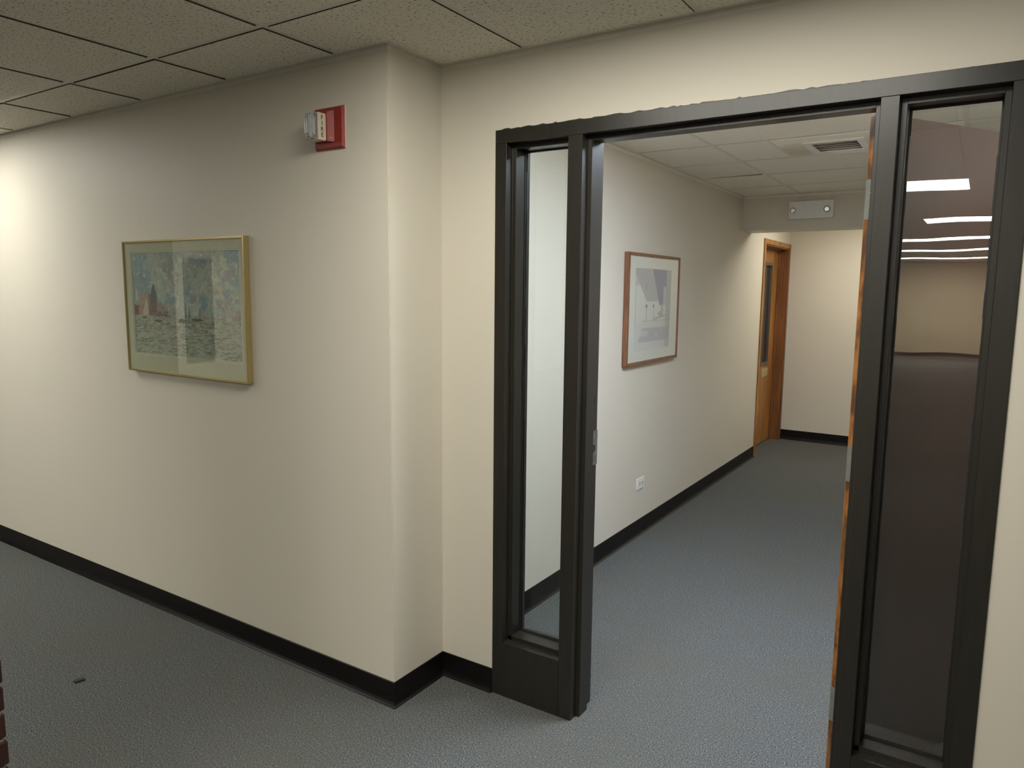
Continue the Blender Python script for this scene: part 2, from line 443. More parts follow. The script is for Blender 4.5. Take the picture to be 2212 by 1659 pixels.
# register panel with a brown water stain at its left end
def stained():
    m, t, b = nt('stained_white_panel'); v = coords(t)
    c = t.nodes.new('ShaderNodeTexCoord')
    g = t.nodes.new('ShaderNodeVectorMath'); g.operation = 'DISTANCE'
    L(t, v, g.inputs[0]); g.inputs[1].default_value = (-0.99, 4.52, ZD)
    n = noise(t, v, 9, 4)
    a = t.nodes.new('ShaderNodeMath'); a.operation = 'MULTIPLY_ADD'; a.inputs[1].default_value = 0.25; L(t, n, a.inputs[0]); L(t, g.outputs['Value'], a.inputs[2])
    f = ramp(t, a.outputs[0], [(0.16, (0.55, 0.55, 0.55)), (0.27, (0.40, 0.40, 0.40)), (0.38, (0, 0, 0))])
    cc_ = mix(t, f, (0.88, 0.85, 0.74), (0.42, 0.32, 0.21))
    L(t, cc_, b.inputs['Base Color']); b.inputs['Roughness'].default_value = 0.8; return m
av = thing('air_register', 'white ceiling air register in an off-white panel with a brown water stain', 'air vent', (-0.6, 4.42, ZD))
pnx0, pnx1, pny0, pny1 = -1.05, -0.162, 4.148, 4.70
rx0, rx1, ry0, ry1 = -0.895, -0.63, 4.285, 4.60
bm = NB()
for a in ((pnx0, rx0, pny0, pny1), (rx1, pnx1, pny0, pny1), (rx0, rx1, pny0, ry0), (rx0, rx1, ry1, pny1)):
    bx(bm, a[0], a[1], a[2], a[3], ZD - 0.004, ZD + 0.01)
bmesh.ops.remove_doubles(bm, verts=bm.verts[:], dist=1e-5)
obj('panel', bm, stained(), av)
bm = NB()
o_ = 0.018
for a in ((rx0 - 0.02, rx0 + o_, ry0 - 0.02, ry1 + 0.02), (rx1 - o_, rx1 + 0.02, ry0 - 0.02, ry1 + 0.02),
          (rx0 + o_, rx1 - o_, ry0 - 0.02, ry0 + o_), (rx0 + o_, rx1 - o_, ry1 - o_, ry1 + 0.02)):
    bx(bm, a[0], a[1], a[2], a[3], ZD - 0.012, ZD - 0.004)
obj('frame', bm, M_white, av)
box('duct', rx0 + 0.003, rx1 - 0.003, ry0 + 0.003, ry1 - 0.003, ZD + 0.040, ZD + 0.045, plain('dusty_duct', (0.45, 0.42, 0.35), 0.9), av)
for k in range(5):
    y = ry0 + 0.045 + k * 0.052
    bm = NB()
    prof = [(y - 0.030, ZD - 0.006), (y - 0.006, ZD - 0.001), (y + 0.014, ZD + 0.012), (y + 0.018, ZD + 0.011), (y - 0.002, ZD - 0.003), (y - 0.030, ZD - 0.0075)]
    prism(bm, prof, 'x', rx0 + 0.012, rx1 - (0.012 if k != 1 else 0.06))
    obj('blade', bm, M_white if k not in (1,) else M_cream, av)
place(av)

# ------------------------------------------------------------------ troffers
for n, (x0, x1, y0, y1, z, s, c, where) in enumerate(LIGHTS):
    t_ = thing('ceiling_light', 'recessed white fluorescent ceiling light ' + where, 'ceiling light', ((x0 + x1) / 2, (y0 + y1) / 2, z), 'recessed fluorescent ceiling lights')
    bm = NB(); e = 0.018
    bx(bm, x0, x0 + e, y0, y1, z - 0.004, z + 0.05); bx(bm, x1 - e, x1, y0, y1, z - 0.004, z + 0.05)
    bx(bm, x0 + e, x1 - e, y0, y0 + e, z - 0.004, z + 0.05); bx(bm, x0 + e, x1 - e, y1 - e, y1, z - 0.004, z + 0.05)
    obj('housing', bm, M_white, t_)
    zz = z - 0.0025
    box('diffuser', x0 + e, x1 - e, y0 + e, y1 - e, zz, zz + 0.004, emis('lit_diffuser_%d' % n, c, s), t_)
    place(t_)

# ------------------------------------------------------------------ the glazed screen (door_1)
dr = thing('door_1', 'dark bronze painted steel door frame with two glazed sidelights', None, (-0.75, YF, 0), kind='structure')
P = 0.016; SA, SB = 0.042, 0.105
def member(name, x0, x1, z0, z1, left, right):
    """upright: outline in plan with stops to either side"""
    y = YF
    pts = [(x0, y)]
    pts += [(x1, y)]
    if right: pts += [(x1, y + SA), (x1 + P, y + SA), (x1 + P, y + SB), (x1, y + SB)]
    pts += [(x1, y + FD), (x0, y + FD)]
    if left: pts += [(x0, y + SB), (x0 - P, y + SB), (x0 - P, y + SA), (x0, y + SA)]
    bm = NB(); prism(bm, pts, 'z', z0, z1)
    return obj(name, bm, M_frame, dr, 0.0012, 1)
member('jamb', FX[0], FX[1], 0, FZO, False, True)
member('mullion', FX[2], FX[3], 0, FZO, True, True)
member('mullion', FX[4], FX[5], 0, FZO, True, True)
member('jamb', FX[6], FX[7], 0, FZO, True, False)
bm = NB(); bx(bm, FX[0], FX[7], YF, YF + FD, FZO, FZT)
obj('head', bm, M_frame, dr, 0.0012, 1)
for a, b in ((FX[1], FX[2]), (FX[3], FX[4]), (FX[5], FX[6])):
    box('head_stop', a + P, b - P, YF + SA, YF + SB, FZO - P, FZO, M_frame, dr)
for a, b in ((FX[1], FX[2]), (FX[5], FX[6])):
    bm = NB(); prism(bm, [(YF, 0), (YF, FZS), (YF + SA, FZS), (YF + SA, FZS + P), (YF + SB, FZS + P), (YF + SB, FZS), (YF + FD, FZS), (YF + FD, 0)], 'x', a + 0.0005, b - 0.0005)
    bmesh.ops.recalc_face_normals(bm, faces=bm.faces[:])
    obj('base_panel', bm, M_frame, dr)
    # glazing
    gm = M_glass if a < -1 else M_glass_dark
    gl = box('glass_pane', a + 0.002, b - 0.002, YF + SB + 0.001, YF + SB + 0.006, FZS + 0.002, FZO - 0.002, gm, dr)
    for q in (0, 1):
        bm = NB(); yy = YF + SB - (0.003 if q == 0 else -0.007); i0 = P - 0.001; w_ = P + 0.0035 + 0.001
        random.seed(11 + q)
        # an uneven black bead of sealant round the pane
        seg = 26
        for side in (0, 1):
            for k in range(seg):
                z0 = FZS + P + (FZO - FZS - 2 * P) * k / seg; z1 = FZS + P + (FZO - FZS - 2 * P) * (k + 1) / seg
                r1 = random.uniform(-0.001, 0.0015)
                if side == 0: bx(bm, a + i0, a + w_ + r1, yy, yy + 0.003, z0, z1)
                else: bx(bm, b - w_ - r1, b - i0, yy, yy + 0.003, z0, z1)
        bx(bm, a + i0, b - i0, yy, yy + 0.003, FZS + i0, FZS + w_); bx(bm, a + i0, b - i0, yy, yy + 0.003, FZO - w_, FZO - i0)
        tag(obj('sealant', bm, M_seal, dr), 'black glazing sealant')
    bm = NB(); y0, y1 = YF + SB + 0.010, YF + SB + 0.030
    bx(bm, a, a + P, y0, y1, FZS, FZO); bx(bm, b - P, b, y0, y1, FZS, FZO)
    bx(bm, a + P, b - P, y0, y1, FZS, FZS + P); bx(bm, a + P, b - P, y0, y1, FZO - P, FZO)
    obj('glazing_bead', bm, M_frame, dr)
# ragged paint line along the top of the frame
bm = NB(); random.seed(3); x = FX[0]; pts = []
while x < FX[7]:
    pts.append((x, FZT + random.choice((0.0006, 0.001, 0.0015, 0.003, 0.0045)) * (1 if x < -0.4 else 0.5)))
    x += random.uniform(0.008, 0.03)
prism(bm, [(FX[0], FZT - 0.001)] + pts + [(FX[7], FZT - 0.001)], 'y', YB - 0.0008, YB + 0.001)
obj('paint_edge', bm, M_frame, dr)
# strike plate and silencer in the strike-side jamb
sk = box('strike_plate', FX[3] - 0.001, FX[3] + 0.0015, YF + 0.112, YF + FD + 0.003, 0.955, 1.085, plain('worn_painted_steel', (0.10, 0.095, 0.085), 0.45, 0.2, var=0.4, vs=60), dr)
tag(sk, 'dull steel strike plate')
box('latch_hole', FX[3] - 0.001, FX[3] + 0.0019, YF + 0.124, YF + FD - 0.016, 1.006, 1.034, M_dark, dr)
box('silencer', FX[3] + 0.001, FX[3] + P + 0.0005, YF + SB - 0.004, YF + SB + 0.004, 1.195, 1.222, M_seal, dr)
place(dr)

# the leaf, swung open into the corridor
ang = math.atan2(0.843, 0.537)
lf = thing('door_leaf', 'oak door swung open into the corridor behind the right sidelight', 'door', (-0.299, 2.443, 0))
lf.rotation_euler = (0, 0, ang)
LW, LT, LZ0, LZ1 = 0.893, 0.045, 0.012, 2.124
box('core', 0.006, LW, 0.0012, LT - 0.0012, LZ0, LZ1, M_oak_face, lf)
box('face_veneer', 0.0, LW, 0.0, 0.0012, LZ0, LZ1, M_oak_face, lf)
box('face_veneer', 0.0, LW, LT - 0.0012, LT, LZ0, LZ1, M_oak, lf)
tag(box('edge_band', 0.0, 0.006, 0.0012, LT - 0.0012, LZ0, LZ1, M_oak_edge, lf), 'golden oak edge with streaked grain')
for z0, z1 in ((1.823, 1.941), (1.011, 1.125), (0.200, 0.316)):
    h = box('hinge', -0.002, 0.0005, 0.003, LT - 0.001, z0, z1, M_steel, lf)
    for k, fy in ((0.36, 0.019), (0.66, 0.024)):
        bm = NB(); cyl(bm, (-0.002, fy, z0 + (z1 - z0) * k), (-1, 0, 0), 0.0042, 0.0036, 0.0006, 12)
        obj('screw', bm, M_chrome, h)
        bm = NB(); cyl(bm, (-0.0026, fy, z0 + (z1 - z0) * k), (-1, 0, 0), 0.0018, 0.0018, 0.0002, 8)
        obj('screw_slot', bm, M_dark, h)
    bm = NB(); cyl(bm, (-0.006, -0.004, z0), (0, 0, 1), 0.006, 0.006, z1 - z0, 14); obj('hinge_knuckle', bm, M_steel, h)

# ------------------------------------------------------------------ far door (door_2)
d2 = thing('door_2', 'golden oak corridor door with a narrow dark vision panel and a mail slot', None, (CX, 7.7, 0), kind='structure')
REC = 0.098
# casing on the wall face
for a, b in ((d0 - 0.042, d0 + 0.006), (d1 - 0.006, min(d1 + 0.042, YE - 0.016))):
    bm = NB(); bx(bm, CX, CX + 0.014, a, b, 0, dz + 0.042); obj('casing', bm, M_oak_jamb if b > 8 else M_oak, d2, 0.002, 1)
bm = NB(); bx(bm, CX, CX + 0.014, d0 + 0.006, d1 - 0.006, dz - 0.006, dz + 0.042); obj('casing', bm, M_oak, d2, 0.002, 1)
# jamb lining with a stop
for a, b in ((d0, d0 + 0.018), (d1 - 0.018, d1)):
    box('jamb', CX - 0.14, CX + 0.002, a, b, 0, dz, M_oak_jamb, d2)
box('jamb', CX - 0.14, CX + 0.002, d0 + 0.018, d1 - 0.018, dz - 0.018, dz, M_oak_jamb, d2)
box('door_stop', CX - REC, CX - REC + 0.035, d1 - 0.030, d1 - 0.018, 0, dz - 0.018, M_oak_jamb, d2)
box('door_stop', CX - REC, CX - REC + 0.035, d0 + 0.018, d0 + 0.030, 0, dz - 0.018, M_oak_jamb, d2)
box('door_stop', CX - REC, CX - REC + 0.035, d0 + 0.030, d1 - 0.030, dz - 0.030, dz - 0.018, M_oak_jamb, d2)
v0, v1, vz0, vz1 = 7.665, 7.945, 0.845, 1.915
bm = NB()
xa, xb = CX - REC - 0.042, CX - REC - 0.001
e0, e1, zt = d0 + 0.020, d1 - 0.020, dz - 0.021
bx(bm, xa, xb, e0, v0, 0.012, zt); bx(bm, xa, xb, v1, e1, 0.012, zt)
bx(bm, xa, xb, v0, v1, 0.012, vz0); bx(bm, xa, xb, v0, v1, vz1, zt)
bmesh.ops.remove_doubles(bm, verts=bm.verts[:], dist=1e-5)
obj('leaf', bm, M_oak, d2)
bm = NB(); w_ = 0.024
for a in ((v0, v0 + w_, vz0, vz1), (v1 - 0.012, v1, vz0, vz1), (v0 + w_, v1 - 0.012, vz0, vz0 + w_ + 0.012), (v0 + w_, v1 - 0.012, vz1 - w_ - 0.008, vz1)):
    bx(bm, xb - 0.02, xb + 0.007, a[0], a[1], a[2], a[3])
vf = obj('vision_frame', bm, plain('dull_brown_metal', (0.16, 0.13, 0.10), 0.4, 0.4), d2)
box('pane', xb - 0.022, xb - 0.016, v0 + 0.01, v1 - 0.01, vz0 + 0.01, vz1 - 0.01, M_dark, vf)
ms = box('mail_slot', xb, xb + 0.006, 7.72, 7.965, 0.725, 0.812, M_brass, d2, 0.001, 1)
box('flap', xb + 0.006, xb + 0.010, 7.735, 7.95, 0.738, 0.798, M_brass, ms, 0.001, 1)
place(d2)

# ------------------------------------------------------------------ noise for prints
def vnoise(x, y, seed):
    xi = np.floor(x).astype(int); yi = np.floor(y).astype(int); xf = x - xi; yf = y - yi
    def h(a, b):
        k = (a * 374761393 + b * 668265263 + seed * 982451653) & 0xffffffff
        k = ((k ^ (k >> 13)) * 1274126177) & 0xffffffff
        return ((k ^ (k >> 16)) & 0xffff) / 65535.0
    sx = xf * xf * (3 - 2 * xf); sy = yf * yf * (3 - 2 * yf)
    return (h(xi, yi) * (1 - sx) + h(xi + 1, yi) * sx) * (1 - sy) + (h(xi, yi + 1) * (1 - sx) + h(xi + 1, yi + 1) * sx) * sy
def fbm(x, y, seed, o=4):
    s = 0; a = 0.5
    for k in range(o): s = s + a * vnoise(x * 2 ** k, y * 2 ** k, seed + k); a *= 0.5
    return s / (1 - 0.5 ** o)
def sm(a, b, v): t = np.clip((v - a) / (b - a), 0, 1); return t * t * (3 - 2 * t)
def print_grid(name, P00, eu, ev, nu, nv, fn, parent):
    """flat printed sheet: colour per vertex"""
    us = np.linspace(0, 1, nu); vs = np.linspace(0, 1, nv)
    U, V = np.meshgrid(us, vs); col = fn(U, V)
    pts = np.array(P00)[None, None] + U[..., None] * np.array(eu) + V[..., None] * np.array(ev)
    me = bpy.data.meshes.new(name)
    idx = np.arange(nu * nv).reshape(nv, nu)
    f = np.stack([idx[:-1, :-1], idx[:-1, 1:], idx[1:, 1:], idx[1:, :-1]], -1).reshape(-1, 4)
    me.from_pydata(pts.reshape(-1, 3).tolist(), [], f.tolist())
    a = me.color_attributes.new('print', 'FLOAT_COLOR', 'POINT')
    rgba = np.ones((nu * nv, 4)); rgba[:, :3] = np.clip(col.reshape(-1, 3), 0, 1) ** 2.2
    a.data.foreach_set('color', rgba.ravel())
    me.materials.append(M_print)
    o = bpy.data.objects.new(name, me); COL.objects.link(o); o.parent = parent
    return o
def lay(c, m, col): return c * (1 - m[..., None]) + np.array(col) * m[..., None]

def sea_print(U, V):
    A = 1.62; X = U * A * 1.5; V0 = V; W = V * 1.5
    c = np.zeros(U.shape + (3,)) + np.array((0.56, 0.60, 0.56))
    n = fbm(X * 6, W * 5, 1); n2 = fbm(X * 14, W * 16, 7); n3 = fbm(X * 40, W * 44, 17, 2)
    c = lay(c, 0.75 * sm(0.42, 0.62, n), (0.42, 0.52, 0.56))
    c = lay(c, 0.6 * sm(0.50, 0.66, fbm(X * 5 + 9, W * 6, 23)), (0.47, 0.47, 0.47))
    c = lay(c, 0.7 * sm(0.55, 0.70, n2), (0.67, 0.68, 0.58))
    c = lay(c, 0.5 * sm(0.55, 0.72, fbm(X * 9, W * 11, 31)), (0.60, 0.58, 0.50))
    c += (n3[..., None] - 0.5) * 0.10
    hz = 0.385 - 0.02 * U
    # left shore: ochre building, dark tree, red roofs
    land = sm(0.0, 0.02, (0.10 * np.exp(-(U / 0.28) ** 4) + 0.02 * n2) - (V - hz)) * (V > hz) * (U < 0.36)
    c = lay(c, land * 0.85, (0.47, 0.38, 0.35))
    c = lay(c, land * 0.7 * sm(0.5, 0.6, n2), (0.40, 0.28, 0.26))
    tow = (np.abs(U - 0.10) < 0.055) * (V > hz) * (V < 0.60) * 1.0
    c = lay(c, tow * 0.85, (0.60, 0.50, 0.42))
    c = lay(c, (np.abs(U - 0.165) < 0.012) * (V > hz + 0.05) * (V < 0.6) * 0.6, (0.42, 0.34, 0.33))
    tr = ((U - 0.205) / 0.034) ** 2 + ((V - 0.55) / 0.15) ** 2 < 0.9 + 0.5 * (n3 - 0.5)
    tr = tr & (np.abs(U - 0.205) < 0.032 * np.clip((0.72 - V) / 0.16, 0, 1) + 0.004)
    c = lay(c, tr * 0.85, (0.33, 0.34, 0.33))
    c = lay(c, (((U - 0.24) / 0.07) ** 2 + ((V - 0.47) / 0.05) ** 2 < 1) * 0.5, (0.52, 0.38, 0.33))
    c = lay(c, 0.55 * sm(0.5, 0.62, fbm(X * 22, W * 14, 41)) * (U > 0.28) * (U < 0.40) * (V > hz) * (V < hz + 0.06), (0.28, 0.34, 0.36))
    # sails and spars
    sail = (np.abs(U - 0.125 - (V - 0.5) * 0.1) < 0.028 * np.clip((0.55 - V) / 0.12, 0, 1)) * (V > hz)
    c = lay(c, sail * 0.8, (0.66, 0.66, 0.60))
    # far right shore
    for cx, w, h in ((0.80, 0.06, 0.02), (0.96, 0.04, 0.05), (0.985, 0.012, 0.09), (0.955, 0.008, 0.08), (0.70, 0.03, 0.02)):
        c = lay(c, ((np.abs(U - cx) < w) * (V > hz - 0.005) * (V < hz + h * (0.6 + 0.8 * n3))) * 0.5, (0.48, 0.42, 0.40))
    # middle boats
    for cx, w, h in ((0.51, 0.010, 0.17), (0.545, 0.014, 0.12), (0.64, 0.008, 0.12), (0.37, 0.006, 0.06)):
        c = lay(c, (np.abs(U - cx) < w * np.clip(1 - (V - hz) / h, 0, 1)) * (V > hz) * 0.6, (0.36, 0.38, 0.38))
    # water
    wt = sm(hz + 0.004, hz - 0.004, V)
    wcol = np.zeros_like(c) + np.array((0.55, 0.58, 0.52))
    rip = fbm(X * 12, W * 60, 51); rip2 = fbm(X * 26 + 3, W * 95, 61, 3)
    wcol = lay(wcol, 0.8 * sm(0.50, 0.66, rip), (0.38, 0.39, 0.33))
    wcol = lay(wcol, 0.6 * sm(0.52, 0.66, rip2), (0.66, 0.66, 0.56))
    wcol = lay(wcol, 0.5 * sm(0.55, 0.7, fbm(X * 8, W * 30, 71)), (0.50, 0.44, 0.38))
    wcol += (fbm(X * 60, W * 120, 81, 2)[..., None] - 0.5) * 0.10
    c = c * (1 - wt[..., None]) + wcol * wt[..., None]
    for cx, cy, w, h, k in ((0.24, 0.335, 0.040, 0.014, (0.36, 0.31, 0.29)), (0.47, 0.345, 0.030, 0.022, (0.20, 0.22, 0.22)), (0.10, 0.36, 0.03, 0.008, (0.38, 0.32, 0.30)), (0.62, 0.36, 0.05, 0.012, (0.33, 0.32, 0.32))):
        c = lay(c, (((U - cx) / w) ** 2 + ((V - cy) / h) ** 2 < 1) * 0.85, k)
    g = c.mean(-1, keepdims=True); c = g + (c - g) * 0.85
    return (c - 0.5) * 1.25 + 0.60

def street_print(U, V):
    c = np.zeros(U.shape + (3,)) + np.array((0.86, 0.86, 0.85))
    n = fbm(U * 5, V * 6, 5)
    # pale grey upper wall
    c = lay(c, (V > 0.80 - 0.1 * U) * 0.6, (0.70, 0.71, 0.74))
    # sky wedge
    sky = (U > 0.46 + (1.0 - V) * 0.48) & (V > 0.55) & (U < 0.88)
    c = lay(c, sky * 0.95, (0.44, 0.50, 0.63))
    c = lay(c, (np.abs(U - 0.445 - (1.0 - V) * 0.48) < 0.012) * (V > 0.72) * 0.8, (0.90, 0.90, 0.88))
    # shaded front of the left building
    sh = (U > 0.08 + (0.86 - V) * 0.9) & (U < 0.46 + (1 - V) * 0.48) & (V > 0.60)
    c = lay(c, sh * 0.8, (0.66, 0.67, 0.69))
    c = lay(c, ((U > 0.30) & (U < 0.315) & (V > 0.73) & (V < 0.80)) * 0.8, (0.45, 0.46, 0.48))
    # right wall in shade
    c = lay(c, (U > 0.86) * 0.85, (0.63, 0.66, 0.67))
    c = lay(c, ((U > 0.78) & (U <= 0.86) & (V < 0.78)) * 0.7, (0.80, 0.80, 0.80))
    c = lay(c, ((U > 0.72) & (U <= 0.78) & (V < 0.56) & (V > 0.42)) * 0.7, (0.60, 0.62, 0.68))
    # small windows, doorways
    for a, b, d, e in ((0.29, 0.34, 0.52, 0.56), (0.49, 0.53, 0.52, 0.56)):
        c = lay(c, ((U > a) & (U < b) & (V > d) & (V < e)) * 0.85, (0.42, 0.42, 0.42))
        c = lay(c, ((U > a + 0.01) & (U < b + 0.0) & (V > 0.36) & (V < d)) * 0.35, (0.62, 0.64, 0.62))
    c = lay(c, ((np.abs(U - 0.03) < 0.008) & (V > 0.30) & (V < 0.84)) * 0.6, (0.55, 0.56, 0.57))
    # plants
    c = lay(c, ((((U - 0.70) / 0.06) ** 2 + ((V - 0.44) / 0.03) ** 2) < 0.6 + n) * 0.5, (0.55, 0.57, 0.56))
    c = lay(c, ((np.abs(V - 0.385 - (U - 0.6) * 0.12) < 0.012) & (U > 0.52) & (U < 0.85)) * 0.6, (0.55, 0.56, 0.58))
    # steps and lilac shadow on the ground
    g = (V < 0.34)
    c = lay(c, g * 0.4, (0.80, 0.80, 0.79))
    c = lay(c, ((V < 0.27) & (V > 0.10) & (U > 0.22 - 0.6 * (0.27 - V)) & (n > 0.25)) * 0.65, (0.66, 0.66, 0.74))
    c = lay(c, ((V < 0.24) & (V > 0.17) & (U > 0.16) & (U < 0.36)) * 0.8, (0.82, 0.82, 0.80))
    c = lay(c, ((np.abs(V - 0.355) < 0.008) & (U > 0.2)) * 0.4, (0.62, 0.64, 0.70))
    c += (fbm(U * 30, V * 40, 9, 2)[..., None] - 0.5) * 0.03
    return c

# ------------------------------------------------------------------ gold framed picture on the left wall
fx0, fx1, fz0, fz1 = -3.4925, -2.580, 1.198, 1.814
fy0, fy1 = 1.932, YA
pc = thing('framed_picture', 'gold metal framed seascape print with a sage mat on the left wall', 'picture', (-3.036, YA, 1.506))
fw = 0.0085
for a in ((fx0, fx0 + fw, fz0, fz1), (fx1 - fw, fx1, fz0, fz1), (fx0 + fw, fx1 - fw, fz0, fz0 + fw), (fx0 + fw, fx1 - fw, fz1 - fw, fz1)):
    bm = NB(); bx(bm, a[0], a[1], fy0, fy1 - 0.001, a[2], a[3]); obj('frame_rail', bm, M_gold, pc, 0.0015, 2)
ax0, ax1, az0, az1 = -3.428, -2.6235, 1.287, 1.757
M_mat = plain('sage_mat_board', (0.545, 0.545, 0.385), 0.8, var=0.03)
M_matw = plain('pale_bevel', (0.62, 0.63, 0.56), 0.7)
bm = NB()
for a in ((fx0 + fw, ax0 - 0.010, fz0 + fw, fz1 - fw), (ax1 + 0.010, fx1 - fw, fz0 + fw, fz1 - fw), (ax0 - 0.010, ax1 + 0.010, fz0 + fw, az0 - 0.010), (ax0 - 0.010, ax1 + 0.010, az1 + 0.010, fz1 - fw)):
    bx(bm, a[0], a[1], fy0 + 0.007, fy0 + 0.010, a[2], a[3])
obj('mat_board', bm, M_mat, pc)
def ring(name, x0, x1, z0, z1, w, y0, y1, mat, par, ax='y'):
    bm = NB()
    for a in ((x0, x0 + w, z0, z1), (x1 - w, x1, z0, z1), (x0 + w, x1 - w, z0, z0 + w), (x0 + w, x1 - w, z1 - w, z1)):
        if ax == 'y': bx(bm, a[0], a[1], y0, y1, a[2], a[3])
        else: bx(bm, y0, y1, a[0], a[1], a[2], a[3])
    return obj(name, bm, mat, par)
ring('mat_bevel', ax0 - 0.010, ax1 + 0.010, az0 - 0.010, az1 + 0.010, 0.0022, fy0 + 0.0068, fy0 + 0.0108, M_matw, pc)
ring('inner_mat', ax0 - 0.0078, ax1 + 0.0078, az0 - 0.0078, az1 + 0.0078, 0.0056, fy0 + 0.0085, fy0 + 0.0105, M_mat, pc)
ring('inner_bevel', ax0 - 0.0022, ax1 + 0.0022, az0 - 0.0022, az1 + 0.0022, 0.0022, fy0 + 0.0085, fy0 + 0.0115, M_matw, pc)
print_grid('print', (ax0, fy0 + 0.011, az0), (ax1 - ax0, 0, 0), (0, 0, az1 - az0), 300, 190, sea_print, pc)
box('backing_board', fx0 + fw, fx1 - fw, fy0 + 0.013, fy1 - 0.002, fz0 + fw, fz1 - fw, M_cream, pc)
box('glass_pane', fx0 + fw - 0.002, fx1 - fw + 0.002, fy0 + 0.003, fy0 + 0.0045, fz0 + fw - 0.002, fz1 - fw + 0.002, M_pic_glass, pc)
place(pc)

# ------------------------------------------------------------------ wood framed print in the corridor
gy0, gy1, gz0, gz1 = 4.02, 4.872, 1.149, 1.836
gxf = CX + 0.034
p2 = thing('framed_picture', 'thin brown wood framed print of a white street with blue sky in the corridor', 'picture', (CX, 4.45, 1.49))
fw = 0.019
for a in ((gy0, gy0 + fw, gz0, gz1), (gy1 - fw, gy1, gz0, gz1), (gy0 + fw, gy1 - fw, gz0, gz0 + fw), (gy0 + fw, gy1 - fw, gz1 - fw, gz1)):
    bm = NB(); bx(bm, CX + 0.001, gxf, a[0], a[1], a[2], a[3]); obj('frame_rail', bm, M_brown_frame, p2, 0.002, 2)
by0, by1, bz0, bz1 = 4.135, 4.735, 1.235, 1.745
M_mat2 = plain('white_mat_board', (0.74, 0.74, 0.69), 0.8, var=0.02)
bm = NB()
for a in ((gy0 + fw, by0, gz0 + fw, gz1 - fw), (by1, gy1 - fw, gz0 + fw, gz1 - fw), (by0, by1, gz0 + fw, bz0), (by0, by1, bz1, gz1 - fw)):
    bx(bm, gxf - 0.011, gxf - 0.008, a[0], a[1], a[2], a[3])
obj('mat_board', bm, M_mat2, p2)
print_grid('print', (gxf - 0.0115, by0, bz0), (0, by1 - by0, 0), (0, 0, bz1 - bz0), 150, 150, street_print, p2)
box('backing_board', CX + 0.002, gxf - 0.013, gy0 + fw, gy1 - fw, gz0 + fw, gz1 - fw, M_cream, p2)
box('glass_pane', gxf - 0.006, gxf - 0.004, gy0 + fw - 0.002, gy1 - fw + 0.002, gz0 + fw - 0.002, gz1 - fw + 0.002, M_pic_glass, p2)
place(p2)

# ------------------------------------------------------------------ fire alarm
fa = thing('fire_alarm', 'red wall fire alarm with a clear strobe and cream FIRE lettered side', 'fire alarm', (-2.09, YA, 2.19))
zb_, zt_ = 2.110, 2.262
box('back_box', -2.160, -2.008, YA - 0.004, YA, zb_, zt_, M_backing, fa)
bm = NB()
def quad_frustum(bm, x0, x1, z0, z1, y0, X0_, X1_, Z0_, Z1_, y1):
    A = [bm.verts.new(p) for p in ((x0, y0, z0), (x1, y0, z0), (x1, y0, z1), (x0, y0, z1))]
    B = [bm.verts.new(p) for p in ((X0_, y1, Z0_), (X1_, y1, Z0_), (X1_, y1, Z1_), (X0_, y1, Z1_))]
    bm.faces.new(A); bm.faces.new(B[::-1])
    for i in range(4): bm.faces.new((A[i], B[i], B[(i + 1) % 4], A[(i + 1) % 4]))
quad_frustum(bm, -2.160, -2.008, zb_, zt_, YA - 0.004, -2.154, -2.014, zb_ + 0.006, zt_ - 0.006, YA - 0.016)
obj('plate', bm, M_red, fa, 0.001, 1)
bm = NB()
quad_frustum(bm, -2.146, -2.050, 2.134, 2.246, YA - 0.016, -2.138, -2.070, 2.136, 2.240, YA - 0.034)
obj('horn_housing', bm, M_red, fa, 0.0015, 2)
bm = NB(); bx(bm, -2.132, -2.0745, 1.889, YA - 0.034, 2.137, 2.232)
tag(obj('strobe_housing', bm, M_cream, fa, 0.0015, 2), 'cream strobe housing lettered FIRE on its side')
# strobe: reflector and clear lens
bm = NB(); quad_frustum(bm, -2.128, -2.078, 2.142, 2.228, 1.889, -2.118, -2.088, 2.150, 2.220, 1.884)
obj('reflector', bm, M_chrome, fa)
bm = NB(); cyl(bm, (-2.103, 1.880, 2.150), (0, 0, 1), 0.004, 0.004, 0.070, 12); tag(obj('flash_tube', bm, M_white, fa), 'white flash tube')
def clear():
    m, t, b = nt('clear_polycarbonate')
    b.inputs['Transmission Weight'].default_value = 0.92; b.inputs['IOR'].default_value = 1.45
    b.inputs['Roughness'].default_value = 0.06; b.inputs['Base Color'].default_value = (0.9, 0.9, 0.95, 1)
    n = noise(t, coords(t), 40, 1); bump(t, b, n, 0.1, 0.001); return m
bm = NB(); quad_frustum(bm, -2.134, -2.073, 2.135, 2.234, 1.8885, -2.124, -2.083, 2.150, 2.222, 1.862)
obj('strobe_lens', bm, clear(), fa, 0.006, 3)
# lettering, stacked down the side that faces the screen
def text_mesh(body, size, mat, parent, mw, name='lettering', ext=0.0002):
    cu = bpy.data.curves.new('lettering', 'FONT'); cu.body = body; cu.size = size; cu.extrude = ext
    cu.align_x = 'CENTER'; cu.align_y = 'CENTER'; cu.space_line = 0.9; cu.offset = 0.0003
    tmp = bpy.data.objects.new('tmp', cu); COL.objects.link(tmp)
    bpy.context.view_layer.update()
    me = bpy.data.meshes.new_from_object(tmp.evaluated_get(bpy.context.evaluated_depsgraph_get()))
    bpy.data.objects.remove(tmp); bpy.data.curves.remove(cu)
    me.transform(mw); me.materials.clear(); me.materials.append(mat)
    o = bpy.data.objects.new(name, me); COL.objects.link(o); o.parent = parent; return o
mw = Matrix.Translation((-2.0744, 1.908, 2.1845)) @ Matrix(((0, 0, 1, 0), (1, 0, 0, 0), (0, 1, 0, 0), (0, 0, 0, 1)))
